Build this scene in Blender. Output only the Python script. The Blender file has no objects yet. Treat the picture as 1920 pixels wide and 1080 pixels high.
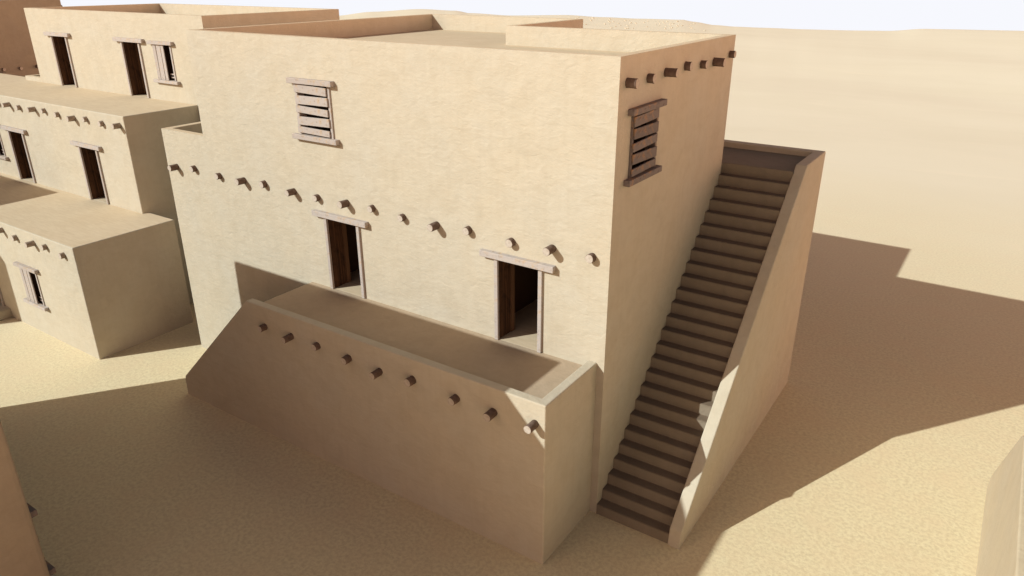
import bpy, bmesh, math, random
from mathutils import Vector, Matrix, noise
random.seed(7)
S = 1.575                      # survey units to metres
scene = bpy.context.scene
COL = scene.collection

# ---------------------------------------------------------------- materials
def new_mat(name):
    m = bpy.data.materials.new(name); m.use_nodes = True
    nt = m.node_tree
    for n in list(nt.nodes): nt.nodes.remove(n)
    out = nt.nodes.new('ShaderNodeOutputMaterial')
    b = nt.nodes.new('ShaderNodeBsdfPrincipled')
    b.inputs['Roughness'].default_value = .95
    b.inputs['Specular IOR Level'].default_value = .12
    nt.links.new(b.outputs[0], out.inputs[0])
    return m, nt, b
def N(nt, t, **kw):
    n = nt.nodes.new(t)
    for k, v in kw.items():
        if k in n.inputs.keys() if hasattr(n.inputs, 'keys') else False: n.inputs[k].default_value = v
        else: setattr(n, k, v)
    return n
def coords(nt, scale, obj=False, rot=(0,0,0)):
    mp = nt.nodes.new('ShaderNodeMapping')
    mp.inputs['Scale'].default_value = scale; mp.inputs['Rotation'].default_value = rot
    if obj:
        src = nt.nodes.new('ShaderNodeTexCoord').outputs['Object']
    else:
        src = nt.nodes.new('ShaderNodeNewGeometry').outputs['Position']
    nt.links.new(src, mp.inputs['Vector'])
    return mp.outputs[0]
def noi(nt, vec, scale, detail=4, rough=.55, dist=0.):
    n = nt.nodes.new('ShaderNodeTexNoise')
    n.inputs['Scale'].default_value = scale; n.inputs['Detail'].default_value = detail
    n.inputs['Roughness'].default_value = rough; n.inputs['Distortion'].default_value = dist
    nt.links.new(vec, n.inputs['Vector'])
    return n.outputs['Fac']
def mrange(nt, v, a, b, c, d):
    n = nt.nodes.new('ShaderNodeMapRange')
    for i, x in enumerate((a, b, c, d)): n.inputs[i+1].default_value = x
    nt.links.new(v, n.inputs[0]); return n.outputs[0]
def mixc(nt, fac, a, b):
    n = nt.nodes.new('ShaderNodeMix'); n.data_type = 'RGBA'
    for sock, v in ((n.inputs[0], fac), (n.inputs[6], a), (n.inputs[7], b)):
        if isinstance(v, (int, float)): sock.default_value = v
        elif isinstance(v, tuple): sock.default_value = v + (1,)
        else: nt.links.new(v, sock)
    return n.outputs[2]
def math_(nt, op, a, b=None):
    n = nt.nodes.new('ShaderNodeMath'); n.operation = op
    for i, v in enumerate((a, b)):
        if v is None: continue
        if isinstance(v, (int, float)): n.inputs[i].default_value = v
        else: nt.links.new(v, n.inputs[i])
    return n.outputs[0]
def bump(nt, bsdf, h, strength, dist):
    n = nt.nodes.new('ShaderNodeBump')
    n.inputs['Strength'].default_value = strength; n.inputs['Distance'].default_value = dist
    nt.links.new(h, n.inputs['Height']); nt.links.new(n.outputs[0], bsdf.inputs['Normal'])

def plaster(name, base, dark, warm):
    m, nt, b = new_mat(name)
    big = noi(nt, coords(nt, (1,1,1)), .55, 5, .6, .3)
    c = mixc(nt, mrange(nt, big, .35, .68, 0, 1), base, warm)
    mid = noi(nt, coords(nt, (1,1,1.0)), 2.1, 4, .6, .6)
    c = mixc(nt, mrange(nt, mid, .42, .72, 0, .42), c, dark)
    # trowel smears, drawn out sideways along the wall
    sm = noi(nt, coords(nt, (1,1,2.7), rot=(.10,.22,0)), 2.2, 5, .6, .7)
    c = mixc(nt, mrange(nt, sm, .5, .8, 0, .34), c, dark)
    vs = noi(nt, coords(nt, (6,6,.5)), 1.6, 3, .5)
    c = mixc(nt, mrange(nt, vs, .45, .8, 0, .22), c, dark)
    grit = noi(nt, coords(nt, (1,1,1)), 46, 2, .5)
    c = mixc(nt, mrange(nt, grit, .3, .75, 0, .10), c, dark)
    nt.links.new(c, b.inputs['Base Color'])
    lump = noi(nt, coords(nt, (1,1,1.6), rot=(.3,.2,0)), 4.2, 3, .5, .5)
    lump2 = noi(nt, coords(nt, (1,1,1.2), rot=(.1,.5,.3)), 11, 3, .55, .8)
    h = math_(nt, 'ADD', math_(nt, 'MULTIPLY', lump, 1.0), math_(nt, 'ADD', math_(nt, 'MULTIPLY', sm, .7), math_(nt, 'MULTIPLY', lump2, .35)))
    h = math_(nt, 'ADD', h, math_(nt, 'MULTIPLY', grit, .05))
    bump(nt, b, h, .42, .035)
    return m
WALL = plaster('mud_plaster', (.582,.518,.405), (.492,.415,.298), (.598,.512,.378))
m, nt, b = new_mat('roof_mud')
s1 = noi(nt, coords(nt, (.8,5,1)), 2.4, 5, .65, .4)
c = mixc(nt, mrange(nt, s1, .38, .72, 0, 1), (.71,.565,.385), (.63,.485,.315))
s2 = noi(nt, coords(nt, (1,1,1)), .9, 4, .6)
c = mixc(nt, mrange(nt, s2, .45, .7, 0, .35), c, (.60,.45,.285))
nt.links.new(c, b.inputs['Base Color'])
bump(nt, b, math_(nt, 'ADD', s1, math_(nt, 'MULTIPLY', noi(nt, coords(nt, (1,1,1)), 14, 3), .3)), .25, .02)
ROOF = m
FLOOR = plaster('shaded_floor_mud', (.50,.385,.27), (.41,.31,.21), (.51,.38,.255))  # terrace floor mud, darkened in its colour to imitate the shade on it
TREAD = plaster('shaded_tread_mud', (.23,.17,.12), (.17,.125,.085), (.23,.165,.11))  # shade between the stair walls is put into the tread colour
RISER = plaster('shaded_riser_mud', (.27,.22,.165), (.20,.16,.115), (.28,.225,.16))  # riser and landing colour lowered to stand in for stair shade
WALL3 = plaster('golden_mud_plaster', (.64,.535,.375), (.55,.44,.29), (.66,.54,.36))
WALL2 = plaster('shaded_mud_plaster', (.36,.30,.225), (.29,.235,.17), (.38,.31,.22))  # wall plaster for faces never seen sunlit, their shade mixed into the colour

def wood(name, base, grey, warm, dark, sc=1.0):
    m, nt, b = new_mat(name)
    g = noi(nt, coords(nt, (2,2,30), obj=True), 3*sc, 5, .65, .3)
    at = nt.nodes.new('ShaderNodeObjectInfo').outputs['Random']
    c = mixc(nt, mrange(nt, g, .35, .7, 0, 1), base, grey)
    k = noi(nt, coords(nt, (1,1,1), obj=True), 6*sc, 3, .55)
    c = mixc(nt, mrange(nt, k, .54, .70, 0, .75), c, warm)
    k2 = noi(nt, coords(nt, (1.3,1,1.7), obj=True), 9*sc, 4, .6)
    c = mixc(nt, mrange(nt, k2, .55, .75, 0, .7), c, dark)
    c = mixc(nt, mrange(nt, at, 0, 1, 0, .25), c, dark)
    nt.links.new(c, b.inputs['Base Color']); b.inputs['Roughness'].default_value = .85
    bump(nt, b, g, .4, .006)
    return m
BOARD = wood('weathered_board', (.55,.475,.41), (.48,.43,.40), (.58,.42,.27), (.30,.22,.17))
BOARD_D = wood('shaded_weathered_board', (.25,.20,.175), (.21,.185,.175), (.48,.27,.13), (.07,.052,.043))  # shaded copy of the weathered board, shade carried by its colour
m, nt, b = new_mat('dark_door_planks')
st = noi(nt, coords(nt, (1,14,.25), obj=True), 2.0, 4, .6)
c = mixc(nt, mrange(nt, st, .38, .66, 0, 1), (.050,.026,.016), (.135,.065,.032))
c = mixc(nt, mrange(nt, noi(nt, coords(nt, (1,1,1), obj=True), 5, 3), .5, .7, 0, .7), c, (.03,.018,.013))
nt.links.new(c, b.inputs['Base Color']); bump(nt, b, st, .4, .006)
LEAF = m
m, nt, b = new_mat('brown_door_edge')
c = mixc(nt, noi(nt, coords(nt, (4,4,.4), obj=True), 2, 3), (.19,.105,.055), (.13,.07,.04))
nt.links.new(c, b.inputs['Base Color'])
LEAF2 = m
m, nt, b = new_mat('log_bark')
g = noi(nt, coords(nt, (1,1,1), obj=True), 9, 4, .6)
c = mixc(nt, mrange(nt, g, .35, .7, 0, 1), (.21,.145,.11), (.12,.078,.058))
nt.links.new(c, b.inputs['Base Color']); bump(nt, b, g, .5, .01)
BARK = m
m, nt, b = new_mat('pale_log_bark')  # paler bark for the stepped house beams
g = noi(nt, coords(nt, (1,1,1), obj=True), 9, 4, .6)
c = mixc(nt, mrange(nt, g, .35, .7, 0, 1), (.44,.35,.27), (.30,.225,.165))
nt.links.new(c, b.inputs['Base Color']); bump(nt, b, g, .5, .01)
BARK_L = m
m, nt, b = new_mat('log_end_grain')
g = noi(nt, coords(nt, (1,1,1), obj=True), 16, 3, .6)
c = mixc(nt, mrange(nt, g, .35, .7, 0, 1), (.60,.52,.43), (.48,.39,.31))
nt.links.new(c, b.inputs['Base Color'])
ENDG = m
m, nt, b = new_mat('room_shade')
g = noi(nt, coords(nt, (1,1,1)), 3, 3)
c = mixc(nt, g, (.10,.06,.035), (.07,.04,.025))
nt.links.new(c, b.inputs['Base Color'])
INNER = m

# sand: yellower and grainier in the yard, paler out on the plain
m, nt, b = new_mat('desert_sand')
pos = nt.nodes.new('ShaderNodeNewGeometry').outputs['Position']
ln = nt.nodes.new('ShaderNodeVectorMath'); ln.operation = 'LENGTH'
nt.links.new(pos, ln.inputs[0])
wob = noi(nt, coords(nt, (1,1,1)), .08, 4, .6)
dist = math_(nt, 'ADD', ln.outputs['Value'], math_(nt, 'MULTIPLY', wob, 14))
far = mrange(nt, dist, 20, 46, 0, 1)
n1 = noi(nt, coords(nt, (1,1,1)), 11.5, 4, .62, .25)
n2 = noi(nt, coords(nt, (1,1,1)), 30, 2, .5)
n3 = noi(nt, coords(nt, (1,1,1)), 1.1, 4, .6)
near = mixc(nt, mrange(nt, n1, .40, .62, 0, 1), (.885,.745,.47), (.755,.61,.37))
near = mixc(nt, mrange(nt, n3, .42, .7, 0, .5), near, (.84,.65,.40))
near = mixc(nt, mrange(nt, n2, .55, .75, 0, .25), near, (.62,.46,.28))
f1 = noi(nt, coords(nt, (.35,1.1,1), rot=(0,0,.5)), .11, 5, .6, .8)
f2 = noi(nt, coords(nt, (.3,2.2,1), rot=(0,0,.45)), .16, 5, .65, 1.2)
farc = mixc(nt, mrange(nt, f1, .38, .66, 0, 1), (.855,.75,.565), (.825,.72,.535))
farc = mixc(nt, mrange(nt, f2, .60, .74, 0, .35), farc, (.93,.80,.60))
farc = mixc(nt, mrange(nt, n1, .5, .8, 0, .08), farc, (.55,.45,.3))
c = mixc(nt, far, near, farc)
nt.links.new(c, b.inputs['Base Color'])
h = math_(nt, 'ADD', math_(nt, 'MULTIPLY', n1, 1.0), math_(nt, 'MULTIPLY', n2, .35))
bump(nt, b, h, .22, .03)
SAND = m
m, nt, b = new_mat('rust_rock')
g = noi(nt, coords(nt, (1,1,1)), 1.5, 4)
c = mixc(nt, g, (.66,.55,.40), (.74,.64,.47)); nt.links.new(c, b.inputs['Base Color'])
ROCK = m

# ---------------------------------------------------------------- helpers
def V3(p): return Vector((p[0]*S, p[1]*S, p[2]*S))
ORI = {}                       # object name -> world origin as built (before a root is moved)
def link(name, me, parent=None, origin=None):
    o = bpy.data.objects.new(name, me); COL.objects.link(o)
    origin = origin or Vector((0,0,0))
    ORI[o.name] = origin.copy()
    if parent is not None:
        o.parent = parent; o.location = origin - ORI[parent.name]
    else: o.location = origin
    return o
def root(name, at, label, cat, group=None):
    o = link(name, None, None, V3(at)); o.empty_display_size = .3
    o['label'] = label; o['category'] = cat
    if group: o['group'] = group
    return o
def finish(name, bm, mats, parent=None, bevel=0., seg=2, smooth=False, origin=None):
    if bevel:
        bmesh.ops.bevel(bm, geom=list(bm.edges), offset=bevel*S, segments=seg, affect='EDGES', clamp_overlap=True)
    bmesh.ops.recalc_face_normals(bm, faces=list(bm.faces))
    if origin is None:
        lo = Vector([min(v.co[i] for v in bm.verts) for i in range(3)]); hi = Vector([max(v.co[i] for v in bm.verts) for i in range(3)])
        origin = (lo+hi)/2
    bmesh.ops.translate(bm, verts=bm.verts, vec=-origin)
    me = bpy.data.meshes.new(name); bm.to_mesh(me); bm.free()
    for mm in (mats if isinstance(mats, (list, tuple)) else [mats]): me.materials.append(mm)
    if smooth:
        for p in me.polygons: p.use_smooth = True
    return link(name, me, parent, origin)
def prism(bm, pts, axis, a, b, mi=0):
    """extrude a 2-D outline along axis from a to b (survey units)"""
    def mk(u, v, w):
        if axis == 0: return V3((w, u, v))
        if axis == 1: return V3((u, w, v))
        return V3((u, v, w))
    A = [bm.verts.new(mk(u, v, a)) for u, v in pts]; B = [bm.verts.new(mk(u, v, b)) for u, v in pts]
    n = len(pts); fs = [bm.faces.new(A), bm.faces.new(B[::-1])]
    for i in range(n): fs.append(bm.faces.new((A[i], B[i], B[(i+1) % n], A[(i+1) % n])))
    for f in fs: f.material_index = mi
    return A+B
def box(bm, x0, x1, y0, y1, z0, z1, mi=0):
    return prism(bm, [(x0,y0),(x1,y0),(x1,y1),(x0,y1)], 2, z0, z1, mi)
def bm_box(*a, **k):
    bm = bmesh.new(); box(bm, *a, **k); return bm
def temp(bm, mats=()):
    bmesh.ops.recalc_face_normals(bm, faces=list(bm.faces))
    me = bpy.data.meshes.new('tmp'); bm.to_mesh(me); bm.free()
    for mm in mats: me.materials.append(mm)
    o = bpy.data.objects.new('tmp', me); COL.objects.link(o); return o
def carve(name, unions, cuts, parent, mats=None, roofs=(), bevel=.022):
    """unions: list of bmesh volumes joined; cuts: list of bmesh volumes taken out (material 1 = room shade, 2 = roof)"""
    mats = mats or [WALL, INNER, ROOF]
    base = temp(unions[0], mats); tmp = []
    for u in unions[1:]:
        t = temp(u, mats); tmp.append(t)
        md = base.modifiers.new('u', 'BOOLEAN'); md.operation = 'UNION'; md.solver = 'EXACT'; md.object = t
    for c_ in cuts:
        t = temp(c_, mats); tmp.append(t)
        md = base.modifiers.new('c', 'BOOLEAN'); md.operation = 'DIFFERENCE'; md.solver = 'EXACT'; md.object = t
    dg = bpy.context.evaluated_depsgraph_get()
    me = bpy.data.meshes.new_from_object(base.evaluated_get(dg), depsgraph=dg)
    for t in tmp+[base]:
        mm = t.data; bpy.data.objects.remove(t); bpy.data.meshes.remove(mm)
    bm = bmesh.new(); bm.from_mesh(me); bpy.data.meshes.remove(me)
    bmesh.ops.remove_doubles(bm, verts=bm.verts, dist=.001)
    bmesh.ops.dissolve_limit(bm, angle_limit=.005, verts=bm.verts, edges=bm.edges, delimit={'MATERIAL'})
    # open-air level faces take the roof mud
    for f in bm.faces:
        if f.normal.z > .9 and f.material_index == 0: f.material_index = 2
    for f in bm.faces:
        z = f.calc_center_median().z/S
        if f.material_index == 2 and any(abs(z-r) < .01 for r in roofs): f.material_index = 0
    if bevel:
        es = [e for e in bm.edges if len(e.link_faces) == 2 and e.is_convex and e.calc_face_angle(0) > .5
              and all(f.material_index != 1 for f in e.link_faces)
              and max(v.co.z for v in e.verts) > .2]
        bmesh.ops.bevel(bm, geom=es, offset=bevel*S, segments=3, affect='EDGES', clamp_overlap=True, profile=.5)
    lo = Vector([min(v.co[i] for v in bm.verts) for i in range(3)]); hi = Vector([max(v.co[i] for v in bm.verts) for i in range(3)])
    o_ = (lo+hi)/2; bmesh.ops.translate(bm, verts=bm.verts, vec=-o_)
    me = bpy.data.meshes.new(name); bm.to_mesh(me); bm.free()
    for i in range(len(me.materials), len(mats)): me.materials.append(mats[i])
    return link(name, me, parent, o_)

class Face:
    """a wall face: u runs along it, n points out of it"""
    def __init__(s, o, u, n): s.o = Vector(o); s.u = Vector(u); s.n = Vector(n)
    def p(s, u, n, z): return s.o + s.u*u + s.n*n + Vector((0,0,z))
def fbox(fc, u0, u1, n0, n1, z0, z1, tilt=0., mi=0):
    bm = bmesh.new(); c = ((u0+u1)/2, (z0+z1)/2)
    vs = []
    for n in (n0, n1):
        for (u, z) in ((u0,z0),(u1,z0),(u1,z1),(u0,z1)):
            du, dz = u-c[0], z-c[1]
            uu = c[0]+du*math.cos(tilt)-dz*math.sin(tilt); zz = c[1]+du*math.sin(tilt)+dz*math.cos(tilt)
            vs.append(bm.verts.new(fc.p(uu, n, zz)*S))
    for f in ((0,1,2,3),(7,6,5,4),(0,4,5,1),(1,5,6,2),(2,6,7,3),(3,7,4,0)): bm.faces.new([vs[i] for i in f])
    return bm
def beams(fc, rows, parent, r=.058, mul=1.0, bark=None):
    for (u, z, L) in rows:
        L *= .66
        bm = bmesh.new(); k = 16; rr = r*random.uniform(.93, 1.07)
        du, dz = random.uniform(-.05, .05), random.uniform(-.05, .03)
        rings = []
        for (t, q) in ((-.06, 1.0), (L*.5, random.uniform(.97,1.03)), (L-.006, 1.0), (L, .93)):
            ring = []
            for i in range(k):
                a = 2*math.pi*i/k; w = rr*q*(1+.035*math.sin(3*a+u*7))
                ring.append(bm.verts.new(fc.p(u+du*t+w*math.cos(a), t, z+dz*t+w*math.sin(a))*S))
            rings.append(ring)
        for A, B in zip(rings, rings[1:]):
            for i in range(k): bm.faces.new((A[i], A[(i+1)%k], B[(i+1)%k], B[i]))
        f = bm.faces.new(rings[-1]); f.material_index = 1
        bm.faces.new(rings[0][::-1])
        o = finish('roof_beam', bm, [bark or BARK, ENDG], parent)
        for p in o.data.polygons: p.use_smooth = len(p.vertices) == 4
def door(fc, u, zb, parent, dw=.794, dh=1.27, lab=None, ang=88):
    """wooden frame proud of the wall, lintel, and the plank leaf swung into the room"""
    j = .062
    c_ = fc.p(u+dw/2, 0, zb)*S
    fr = link('door', None, parent, c_)
    for a in (u, u+dw-j):
        finish('jamb', fbox(fc, a, a+j, -.03, .035, zb+.002, zb+dh+.004), BOARD, fr, bevel=.004, seg=1)
    finish('lintel', fbox(fc, u-.215, u+dw+.20, -.05, .082, zb+dh, zb+dh+.09, random.uniform(-.004,.004)), BOARD, fr, bevel=.005, seg=1)
    a = math.radians(ang); L = .36
    bm = bmesh.new(); c0 = (u+j+.004, .0)
    d = (math.cos(a), -math.sin(a)); w = (-math.sin(a)*.03, -math.cos(a)*.03)
    cuts_ = (0, .14, .28, .37)
    for q in range(3):
        s0, s1 = cuts_[q]+.003, cuts_[q+1]-.003
        k0 = .010 if q == 2 else 0
        vs = []
        for z in (zb+.015, zb+dh-.01):
            for (s_, k) in ((s0,0),(s1,0),(s1,1),(s0,1)):
                vs.append(bm.verts.new(fc.p(c0[0]+d[0]*s_+w[0]*k+(k0 if k == 0 else 0), c0[1]+d[1]*s_+w[1]*k, z)*S))
        for f in ((3,2,1,0),(4,5,6,7),(0,1,5,4),(1,2,6,5),(2,3,7,6),(3,0,4,7)):
            ff = bm.faces.new([vs[i] for i in f]); ff.material_index = 1 if q == 2 else 0
    finish('door_leaf', bm, [LEAF, LEAF2], fr, bevel=.003, seg=1)
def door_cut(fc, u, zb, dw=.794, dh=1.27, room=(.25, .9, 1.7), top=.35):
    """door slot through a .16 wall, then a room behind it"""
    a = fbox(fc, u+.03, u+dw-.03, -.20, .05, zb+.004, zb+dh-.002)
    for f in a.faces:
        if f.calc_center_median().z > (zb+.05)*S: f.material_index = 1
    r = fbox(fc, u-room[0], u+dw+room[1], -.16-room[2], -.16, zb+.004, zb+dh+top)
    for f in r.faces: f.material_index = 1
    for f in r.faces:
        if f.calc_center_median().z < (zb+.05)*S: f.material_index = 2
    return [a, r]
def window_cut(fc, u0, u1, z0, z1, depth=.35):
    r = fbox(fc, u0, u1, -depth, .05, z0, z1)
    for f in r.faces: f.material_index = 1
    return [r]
def window_planked(fc, u0, z0, parent, flip=1, BOARD=BOARD):
    """1.0 wide, .95 tall: sill and lintel beams, two posts, five level boards nailed askew"""
    W, H = .99, .945
    fr = link('window', None, parent, fc.p(u0+W/2, 0, z0)*S)
    for (a, b_) in ((.115,.165),(.835,.885)):
        finish('post', fbox(fc, u0+a, u0+b_, -.12, .025, z0+.07, z0+H-.07), BOARD, fr, bevel=.004, seg=1)
    finish('lintel', fbox(fc, u0+.01, u0+W, -.04, .085, z0+H-.08, z0+H, .004), BOARD, fr, bevel=.005, seg=1)
    finish('sill', fbox(fc, u0, u0+W, -.04, .085, z0, z0+.078, -.003), BOARD, fr, bevel=.005, seg=1)
    rows = ((.722,.124,.028),(.556,.130,-.016),(.414,.106,.028),(.240,.128,-.026),(.104,.094,.018))
    for i, (z, h, t) in enumerate(rows):
        finish('board', fbox(fc, u0+.125+.008*(i%2), u0+.845-.012*((i+1)%2), .027, .052, z0+z, z0+z+h, -t*flip), BOARD, fr, bevel=.003, seg=1)
def window_shuttered(fc, u0, z0, parent):
    """upright boards over the left half, the right half open"""
    W, H = .95, .93
    fr = link('window', None, parent, fc.p(u0+W/2, 0, z0)*S)
    for (a, b_) in ((.13,.18),(.77,.82)):
        finish('post', fbox(fc, u0+a, u0+b_, -.12, .02, z0+.07, z0+H-.07), BOARD, fr, bevel=.004, seg=1)
    finish('lintel', fbox(fc, u0, u0+W, -.04, .085, z0+H-.075, z0+H, .006), BOARD, fr, bevel=.005, seg=1)
    finish('sill', fbox(fc, u0, u0+W, -.04, .085, z0, z0+.07, -.004), BOARD, fr, bevel=.005, seg=1)
    for (a, w, t) in ((.150,.115,.02),(.285,.165,-.012),(.468,.10,.010)):
        finish('board', fbox(fc, u0+a, u0+a+w, .022, .045, z0+.073, z0+H-.078, t*.5), BOARD, fr, bevel=.003, seg=1)
    for z in (.12, .19):
        finish('board', fbox(fc, u0+.56, u0+.78, -.06, -.03, z0+z, z0+z+.03, .02), BOARD, fr, bevel=.002, seg=1)

# ---------------------------------------------------------------- the setting: one sand sheet out to the dunes
CX, CY, CZ = 3.833, -7.887, 7.288
RIDGE = [(137.5,-.0470),(136.8,-.0471),(134,-.0426),(130.65,-.0399),(128,-.0421),(127.1,-.0450),(124,-.0480),(120.1,-.0474),(117.4,-.0498),(114.7,-.0514),
         (111.7,-.0522),(110.9,-.0545),(109.4,-.0580),(108,-.0595),(106.2,-.0602),(103.4,-.0611),(100.7,-.0612),(98.4,-.0607),(95.9,-.0573),(93.2,-.0569),(90.7,-.0565),(88,-.056)]
def ridge_slope(deg):
    if deg >= RIDGE[0][0] or deg <= RIDGE[-1][0]:
        d0 = min(abs(deg-RIDGE[0][0]), abs(deg-RIDGE[-1][0]))
        e = RIDGE[0][1] if deg >= RIDGE[0][0] else RIDGE[-1][1]
        return e + min(1, d0/10)*.004*math.sin(math.radians(deg*5)) 
    for (a, s0), (b_, s1) in zip(RIDGE, RIDGE[1:]):
        if b_ <= deg <= a:
            t = (a-deg)/(a-b_); t = t*t*(3-2*t); return s0+(s1-s0)*t
RR = 96.
def ground_z(x, y):
    dx, dy = x-CX, y-CY; R = math.hypot(dx, dy); deg = math.degrees(math.atan2(dy, dx)) % 360
    zr = CZ + ridge_slope(deg)*RR
    zs = CZ + sum(ridge_slope((deg+k) % 360) for k in range(-12, 13, 3))/9*RR
    if R <= RR:
        t = max(0, min(1, (R-38)/(RR-38))); t2 = t*t*(3-2*t)
        q = max(0, min(1, (R-74)/(RR-74)))
        z = zs*t2 + (zr-zs)*q*q
        n = noise.noise(Vector((x*.045, y*.09, 0)))*.22 + noise.noise(Vector((x*.12, y*.2, 3)))*.05
        z += n*max(0, min(1, (R-32)/20))*(1-t**6) - .35*math.sin(t*math.pi)
        return min(z, CZ+(ridge_slope(deg)-.0015)*R) if R > 60 and R < RR-2 else z
    return zr - (R-RR)*.16 - .0004*(R-RR)**2
rad = [0,3,6,9,12,15,18,22,26,30,34,38]+[40+1.4*i for i in range(40)]+[96,97.5,100,105,115,135,170,230,320]
az = []
a = 0.
while a < 359.99:
    az.append(a); a += .4 if 84 <= a < 142 else 3.
bm = bmesh.new(); c0 = bm.verts.new(V3((CX, CY, ground_z(CX, CY)))); prev = None
for r in rad[1:]:
    ring = []
    for a in az:
        x, y = CX+r*math.cos(math.radians(a)), CY+r*math.sin(math.radians(a))
        ring.append(bm.verts.new(V3((x, y, ground_z(x, y)))))
    n = len(ring)
    for i in range(n):
        if prev is None: bm.faces.new((c0, ring[i], ring[(i+1)%n]))
        else: bm.faces.new((prev[i], ring[i], ring[(i+1)%n], prev[(i+1)%n]))
    prev = ring
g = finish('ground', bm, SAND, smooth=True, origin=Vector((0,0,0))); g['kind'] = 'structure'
for p in g.data.polygons:
    if p.normal.z < 0: g.data.flip_normals(); break

# rocks strewn on the far dune
bm = bmesh.new()
for i in range(95):
    deg = random.choice((random.gauss(116.2, 1.0), random.gauss(112.2, .7), random.uniform(110.5, 120))); r = random.uniform(84, 94)
    x, y = CX+r*math.cos(math.radians(deg)), CY+r*math.sin(math.radians(deg)); s_ = random.uniform(.04, .13)*(1.5 if random.random() < .12 else 1)
    mt = Matrix.Translation(V3((x, y, ground_z(x, y)+s_*.2))) @ Matrix.Rotation(random.random()*6, 4, 'Z') @ Matrix.Diagonal((s_*S*random.uniform(.8,1.5), s_*S, s_*S*.6, 1))
    r_ = bmesh.ops.create_icosphere(bm, subdivisions=1, radius=1, matrix=mt)
    for v in r_['verts']: v.co += Vector((random.uniform(-1,1), random.uniform(-1,1), random.uniform(-1,1)))*s_*S*.18
rk = finish('scattered_rocks', bm, ROCK, origin=Vector((0,0,0))); rk['kind'] = 'stuff'
rk['label'] = 'scatter of small rust coloured rocks on the far dune below the skyline'; rk['category'] = 'rocks'

# ---------------------------------------------------------------- main house
FRONT = Face((0,0,0), (1,0,0), (0,-1,0)); SIDE = Face((0,0,0), (0,1,0), (1,0,0))
Hh, D, XL, XW, HW = 6.432, 3.97, -8.17, -9.46, 4.629
zF, zT = 2.374, 2.476
house = root('mudbrick_house', (-4, 2, 0), 'large mudbrick house in the middle with a walled outside staircase on its right', 'house')
L_ = [(XL,0),(0,0),(0,D),(-4.07,D),(-4.07,6.5),(XL,6.5)]
t_ = .135
Li = [(XL+t_,t_),(-t_,t_),(-t_,D-t_),(-4.07-t_,D-t_),(-4.07-t_,6.5-t_),(XL+t_,6.5-t_)]
u1 = bmesh.new(); prism(u1, L_, 2, 0, Hh)
u2 = bm_box(XW, XL+.3, 0, 2.6, 0, HW)
c1 = bmesh.new(); prism(c1, Li, 2, 6.098, Hh+.5)
for f in c1.faces: f.material_index = 0
c2 = bm_box(XW+.15, XL-.001, .13, 2.45, 3.95, HW+.4)
ua, ub = -1.776, -5.19
W1 = (-5.66, 4.885)
W2 = (.262, 4.868)
cuts = [c1, c2]+door_cut(FRONT, ua, zF, room=(.25,.55,2.0))+door_cut(FRONT, ub, zF, room=(.25,.9,2.0))
cuts += window_cut(FRONT, W1[0]+.14, W1[0]+.86, W1[1]+.05, W1[1]+.9)+window_cut(SIDE, W2[0]+.14, W2[0]+.86, W2[1]+.05, W2[1]+.9)
carve('wall', [u1, u2], cuts, house)
beams(FRONT, [(-9.159,3.937,.25),(-8.586,3.982,.13),(-7.851,3.946,.13),(-7.166,3.961,.25),(-6.611,3.983,.13),(-5.866,3.962,.25),(-5.296,3.948,.13),(-4.634,3.964,.25),(-4.072,3.974,.13),(-3.453,3.938,.13),(-2.806,3.931,.25),(-2.222,3.966,.13),(-1.487,3.928,.13),(-.841,3.963,.25),(-.251,3.964,.13)], house)
beams(SIDE, [(.205,6.125,.20),(.796,6.115,.13),(1.317,6.131,.25),(1.99,6.15,.13),(2.58,6.117,.13),(3.094,6.104,.25),(3.774,6.158,.13)], house)
door(FRONT, ua, zF, house); door(FRONT, ub, zF, house)
window_planked(FRONT, W1[0], W1[1], house)
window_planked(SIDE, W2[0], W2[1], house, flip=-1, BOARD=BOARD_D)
# terrace
yT = -1.315
TF = Face((0,yT,0), (1,0,0), (0,-1,0))
w_ = bmesh.new(); prism(w_, [(-8.0,0),(-.11,0),(-.11,zT),(-5.757,zT),(-7.975,.393),(-8.0,.30)], 1, yT, yT+.14)
fl = bm_box(-5.69, -.11, yT+.07, .10, 0, zF)
rp = bm_box(-.25, -.11, yT+.05, .10, 0, zT)
carve('terrace', [w_, fl, rp], [], house, mats=[WALL, INNER, FLOOR], roofs=(zT,), bevel=.018)
beams(TF, [(-5.344,2.131,.18),(-4.723,2.133,.25),(-4.136,2.139,.13),(-3.483,2.122,.18),(-2.87,2.094,.25),(-2.25,2.158,.18),(-1.492,2.122,.18),(-.888,2.12,.25),(-.261,2.177,.25)], house)
st = []; n_ = 14
x0, x1 = -5.69, -7.9
for i in range(n_):
    xa = x0+(x1-x0)*i/n_; xb = x0+(x1-x0)*(i+1)/n_; z = zF*(1-(i+1)/(n_+1))
    st += [(xa, z), (xb, z)]
pts = [(x0,0)]+st+[(x1,0)]
bm = bmesh.new(); prism(bm, pts, 1, yT+.141, -.002)
finish('steps', bm, [WALL], house)
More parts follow.
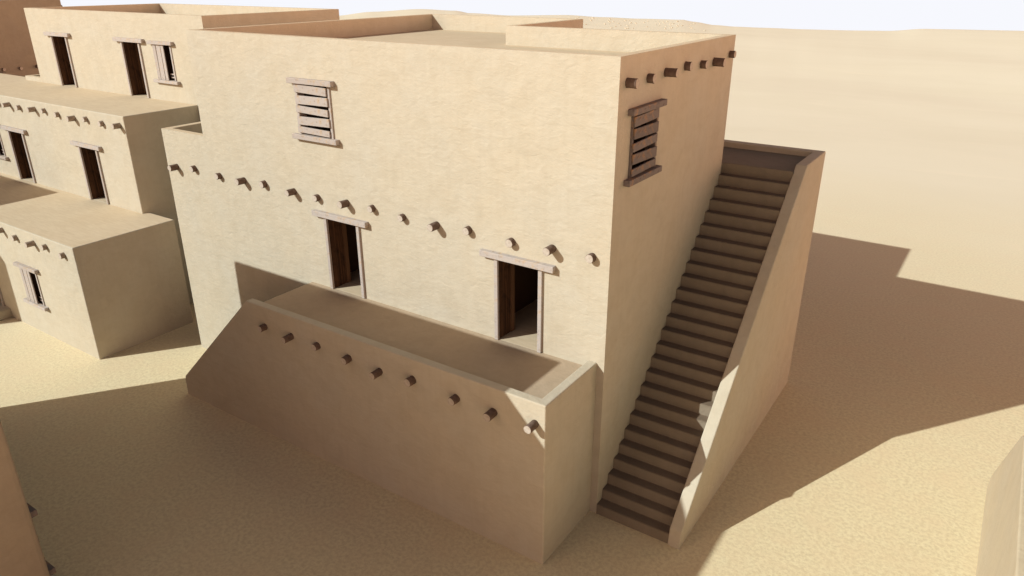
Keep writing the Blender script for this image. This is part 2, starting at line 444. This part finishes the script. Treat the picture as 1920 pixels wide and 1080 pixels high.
# staircase
r_, t2 = .17, .1622
pts = [(-.008,0)]
for i in range(26):
    jz = random.uniform(-.006,.006) if i < 25 else 0
    y = -.008+i*t2
    pts += [(y, i*r_+ (pts[-1][1]-i*r_ if i else 0)), (y, (i+1)*r_+jz)]
pts += [(5.26, 26*r_), (5.26, 0)]
bm = bmesh.new(); prism(bm, pts, 0, .002, 1.125)
bmesh.ops.recalc_face_normals(bm, faces=list(bm.faces))
es = [e for e in bm.edges if len(e.link_faces) == 2 and abs(e.verts[0].co.y-e.verts[1].co.y) < 1e-4 and abs(e.verts[0].co.z-e.verts[1].co.z) < 1e-4 and e.is_convex and e.verts[0].co.z > .1]
bmesh.ops.bevel(bm, geom=es, offset=.008*S, segments=2, affect='EDGES')
bmesh.ops.recalc_face_normals(bm, faces=list(bm.faces))
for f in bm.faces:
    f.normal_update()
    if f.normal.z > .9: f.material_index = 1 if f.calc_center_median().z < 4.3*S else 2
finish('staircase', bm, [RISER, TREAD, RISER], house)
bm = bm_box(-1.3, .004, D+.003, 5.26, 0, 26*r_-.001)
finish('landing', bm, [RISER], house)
o1 = bmesh.new(); prism(o1, [(-.03,0),(0,.27),(4.19,4.515),(5.43,4.515),(5.43,0)], 0, 1.122, 1.30)
o2 = bm_box(-1.3, 1.2, 5.252, 5.43, 0, 4.515)
carve('stair_wall', [o1, o2], [], house, roofs=(4.515,), bevel=.018)

# ---------------------------------------------------------------- stepped house on the left
z1, z2, y1, y2, y3 = 2.44, 4.562, -1.523, .507, 2.283
step_h = root('stepped_house', (-15, 2, 0), 'stepped mudbrick house on the left with two flat roofs before its tallest storey', 'house')
F1 = Face((0,y1,0), (1,0,0), (0,-1,0)); F2 = Face((0,y2,0), (1,0,0), (0,-1,0)); F3 = Face((0,y3,0), (1,0,0), (0,-1,0))
up = bm_box(-18.75, -11.0, y3, 6.25, 0, 6.488)
upw = bm_box(-19.62, -18.6, y3, 4.9, 0, 4.68)
cu = [bm_box(-18.75+t_, -11.0-t_, y3+t_, 6.25-t_, 6.15, 7), bm_box(-19.5, -18.751, y3+.12, 4.8, 4.35, 5)]
cu += door_cut(F3, -17.617, z2, room=(.2,.3,1.2), top=.2)+door_cut(F3, -14.318, z2, room=(.2,.15,1.2), top=.2)
cu += window_cut(F3, -13.12+.16, -13.12+.8, 4.99+.05, 4.99+.88)
carve('upper_storey', [up, upw], cu, step_h)
door(F3, -17.617, z2, step_h); door(F3, -14.318, z2, step_h)
window_shuttered(F3, -13.12, 4.975, step_h)
cu = door_cut(F2, -13.771, z1, room=(.2,.3,1.2), top=.2)+door_cut(F2, -17.158, z1, room=(.2,.3,1.2), top=.2)+window_cut(F2, -18.5+.16, -18.5+.8, 2.95, 3.75)
carve('middle_storey', [bm_box(-22.5, -11.656, y2, 2.62, 0, z2)], cu, step_h)
door(F2, -13.771, z1, step_h); door(F2, -17.158, z1, step_h)
window_shuttered(F2, -18.5, 2.89, step_h)
beams(F2, [(-17.3,4.36,.13),(-16.702,4.371,.25),(-16.203,4.344,.13),(-15.459,4.37,.25),(-14.977,4.381,.13),(-14.383,4.352,.13),(-13.688,4.332,.25),(-13.158,4.364,.13),(-12.519,4.336,.13),(-11.841,4.359,.25)], step_h, bark=BARK_L)
cu = window_cut(F1, -13.37+.16, -13.37+.8, .75, 1.5)+door_cut(F1, -15.45, .22, room=(.2,.2,1.0), top=.2)
carve('lower_storey', [bm_box(-21, -10.696, y1, .65, 0, z1)], cu, step_h)
window_shuttered(F1, -13.37, .68, step_h)
door(F1, -15.45, .22, step_h)
beams(F1, [(-14.2,2.24,.13),(-13.62,2.27,.25),(-13.04,2.207,.13),(-12.282,2.233,.25),(-11.788,2.256,.13),(-11.099,2.217,.13)], step_h, bark=BARK_L)
finish('doorstep', bm_box(-15.9, -14.42, y1-.30, y1+.05, 0, .22), WALL, step_h, bevel=.015)

# ---------------------------------------------------------------- shaded house far left
eh = root('shaded_house', (-31, 5, 0), 'shaded brown mudbrick house at the top left corner behind the stepped house', 'house')
EX = -28.8
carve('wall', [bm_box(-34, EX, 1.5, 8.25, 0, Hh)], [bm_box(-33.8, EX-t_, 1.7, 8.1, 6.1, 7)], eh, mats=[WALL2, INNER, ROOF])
FE = Face((EX,0,0), (0,1,0), (1,0,0)); FN = Face((0,8.25,0), (-1,0,0), (0,1,0))
beams(FE, [(2.5+.61*i, 3.95+random.uniform(-.02,.02), (.13,.25,.13)[i%3]) for i in range(9)], eh)
beams(FN, [(-EX+.25+.62*i, 6.13, .2) for i in range(5)], eh)
tw = bmesh.new(); prism(tw, [(1.5,0),(1.5,3.975),(5.15,3.975),(5.9,3.45),(7.3,1.9),(7.3,0)], 0, EX+.001, -27.5)
finish('terrace', tw, WALL2, eh, bevel=.02)

# ---------------------------------------------------------------- foreground house, lower left; it shades the terrace
ah = root('foreground_house', (-8, -8, 0), 'shaded mudbrick house whose corner stands at the lower left edge of the view', 'house')
FA = Face((0,-5.37,0), (-1,0,0), (0,1,0))
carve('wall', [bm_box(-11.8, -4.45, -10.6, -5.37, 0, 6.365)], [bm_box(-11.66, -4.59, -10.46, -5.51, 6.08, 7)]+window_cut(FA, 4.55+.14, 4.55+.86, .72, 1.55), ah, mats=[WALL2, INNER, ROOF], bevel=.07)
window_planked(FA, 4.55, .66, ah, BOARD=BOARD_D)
beams(FA, [(4.8+.62*i, 3.95, (.25,.13,.13)[i%3]) for i in range(11)], ah)
finish('footing', bm_box(-10.8, -4.95, -5.38, -5.08, 0, .06), WALL, ah)

# ---------------------------------------------------------------- foreground house, lower right
bh = root('foreground_house', (8, 0, 0), 'sunlit mudbrick house at the lower right edge of the view showing its sloping terrace wall', 'house')
BX = 4.72
w_ = bmesh.new(); prism(w_, [(-4.3,0),(-4.3,2.40),(1.25,2.40),(1.55,2.28),(3.58,.47),(3.80,.22),(3.86,0)], 0, BX, BX+.15)
fb = bm_box(BX+.07, 6.1, -4.3, 1.2, 0, 2.30)
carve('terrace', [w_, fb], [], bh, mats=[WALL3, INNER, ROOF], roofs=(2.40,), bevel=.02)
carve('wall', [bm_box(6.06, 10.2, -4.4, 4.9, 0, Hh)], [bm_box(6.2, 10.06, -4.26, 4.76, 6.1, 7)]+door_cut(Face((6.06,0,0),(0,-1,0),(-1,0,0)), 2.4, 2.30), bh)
door(Face((6.06,0,0),(0,-1,0),(-1,0,0)), 2.4, 2.30, bh)

# ---------------------------------------------------------------- neighbour beyond the left edge
dh_ = root('neighbour_house', (-21, -6.5, 0), 'mudbrick house just beyond the left edge that throws a shadow on the lower flat roof', 'house')
carve('wall', [bm_box(-24, -18.85, -8.2, -4.94, 0, 6.43)], [bm_box(-23.86, -18.99, -8.06, -5.08, 6.1, 7)], dh_)
beams(Face((-18.85,0,0),(0,1,0),(1,0,0)), [(-7.9+.6*i, 3.95, .18) for i in range(5)], dh_)

# ---------------------------------------------------------------- light
sd = Vector((.73, 1, -.75)).normalized()
sun = bpy.data.lights.new('sun', 'SUN'); sun.energy = 4.25; sun.angle = math.radians(.35); sun.color = (.90, .985, .985)
so = bpy.data.objects.new('sun', sun); COL.objects.link(so); so.rotation_euler = sd.to_track_quat('-Z', 'Y').to_euler(); so.location = (-30, -40, 40)
SKY_T = (.75, .60, .48); FILL_GLOW = (32.5, 17.0, 10.6)
w = bpy.data.worlds.new('World'); scene.world = w; w.use_nodes = True
nt = w.node_tree; bg = nt.nodes['Background']
sky = nt.nodes.new('ShaderNodeTexSky'); sky.sky_type = 'NISHITA'; sky.sun_disc = False
sky.sun_elevation = math.asin(-sd.z); sky.sun_rotation = math.atan2(-sd.x, -sd.y)
sky.air_density = 1.0; sky.dust_density = 3.0; sky.ozone_density = 1.0; sky.altitude = 300
# a look below the horizon (past the dune crest) meets the horizon sky
tc = nt.nodes.new('ShaderNodeTexCoord'); sx = nt.nodes.new('ShaderNodeSeparateXYZ'); cb = nt.nodes.new('ShaderNodeCombineXYZ')
nt.links.new(tc.outputs['Generated'], sx.inputs[0])
mx = nt.nodes.new('ShaderNodeMath'); mx.operation = 'MAXIMUM'; mx.inputs[1].default_value = .03
nt.links.new(sx.outputs[2], mx.inputs[0])
nt.links.new(sx.outputs[0], cb.inputs[0]); nt.links.new(sx.outputs[1], cb.inputs[1]); nt.links.new(mx.outputs[0], cb.inputs[2])
nt.links.new(cb.outputs[0], sky.inputs[0])
def vmath(op, a_, b_):
    n = nt.nodes.new('ShaderNodeVectorMath'); n.operation = op
    for i, v in enumerate((a_, b_)):
        if isinstance(v, tuple): n.inputs[i].default_value = v
        elif isinstance(v, float): n.inputs[3 if op == 'SCALE' else i].default_value = v
        else: nt.links.new(v, n.inputs[3 if (op == 'SCALE' and i == 1) else i])
    return n.outputs[0]
base = vmath('MULTIPLY', sky.outputs[0], SKY_T)
# warm fill glow added low in the sky for shaded walls; white below horizon
hz = mrange(nt, sx.outputs[2], 0, .6, 1, 0); hz = math_(nt, 'POWER', hz, 1.7)
hz = math_(nt, 'MULTIPLY', hz, mrange(nt, sx.outputs[0], -1, 1, .1, 1.6))
hz = math_(nt, 'MULTIPLY', hz, mrange(nt, sx.outputs[1], -1, 1, .42, 1.2))
hz2 = mrange(nt, sx.outputs[2], -.022, -.005, 1, 0)
col_ = vmath('ADD', base, vmath('SCALE', FILL_GLOW, hz))
wm = nt.nodes.new('ShaderNodeMix'); wm.data_type = 'RGBA'
nt.links.new(hz2, wm.inputs[0]); nt.links.new(col_, wm.inputs[6]); wm.inputs[7].default_value = (9.3, 9.4, 9.9, 1)
nt.links.new(wm.outputs[2], bg.inputs[0]); bg.inputs[1].default_value = .10

# ---------------------------------------------------------------- camera
yaw, pit, rol, f = 0.5935437846433398, 0.40190946850870735, -0.0016770141764676204, 1382.923
cy, sy, cp, sp = math.cos(yaw), math.sin(yaw), math.cos(pit), math.sin(pit)
Fw = Vector((-sy*cp, cy*cp, -sp)); R0 = Vector((cy, sy, 0)); U0 = R0.cross(Fw)
R_ = R0*math.cos(rol)+U0*math.sin(rol); U_ = U0*math.cos(rol)-R0*math.sin(rol)
cam = bpy.data.cameras.new('camera'); co = bpy.data.objects.new('camera', cam); COL.objects.link(co)
mt = Matrix((R_, U_, -Fw)).transposed().to_4x4(); mt.translation = Vector((CX, CY, CZ))*S
co.matrix_world = mt
cam.sensor_width = 36; cam.lens = 36*f/1920; cam.clip_start = .1; cam.clip_end = 3000
scene.camera = co
scene.view_settings.view_transform = 'Standard'; scene.view_settings.look = 'None'
scene.view_settings.exposure = 0; scene.view_settings.gamma = 1
scene.cycles.max_bounces = 8; scene.cycles.diffuse_bounces = 1
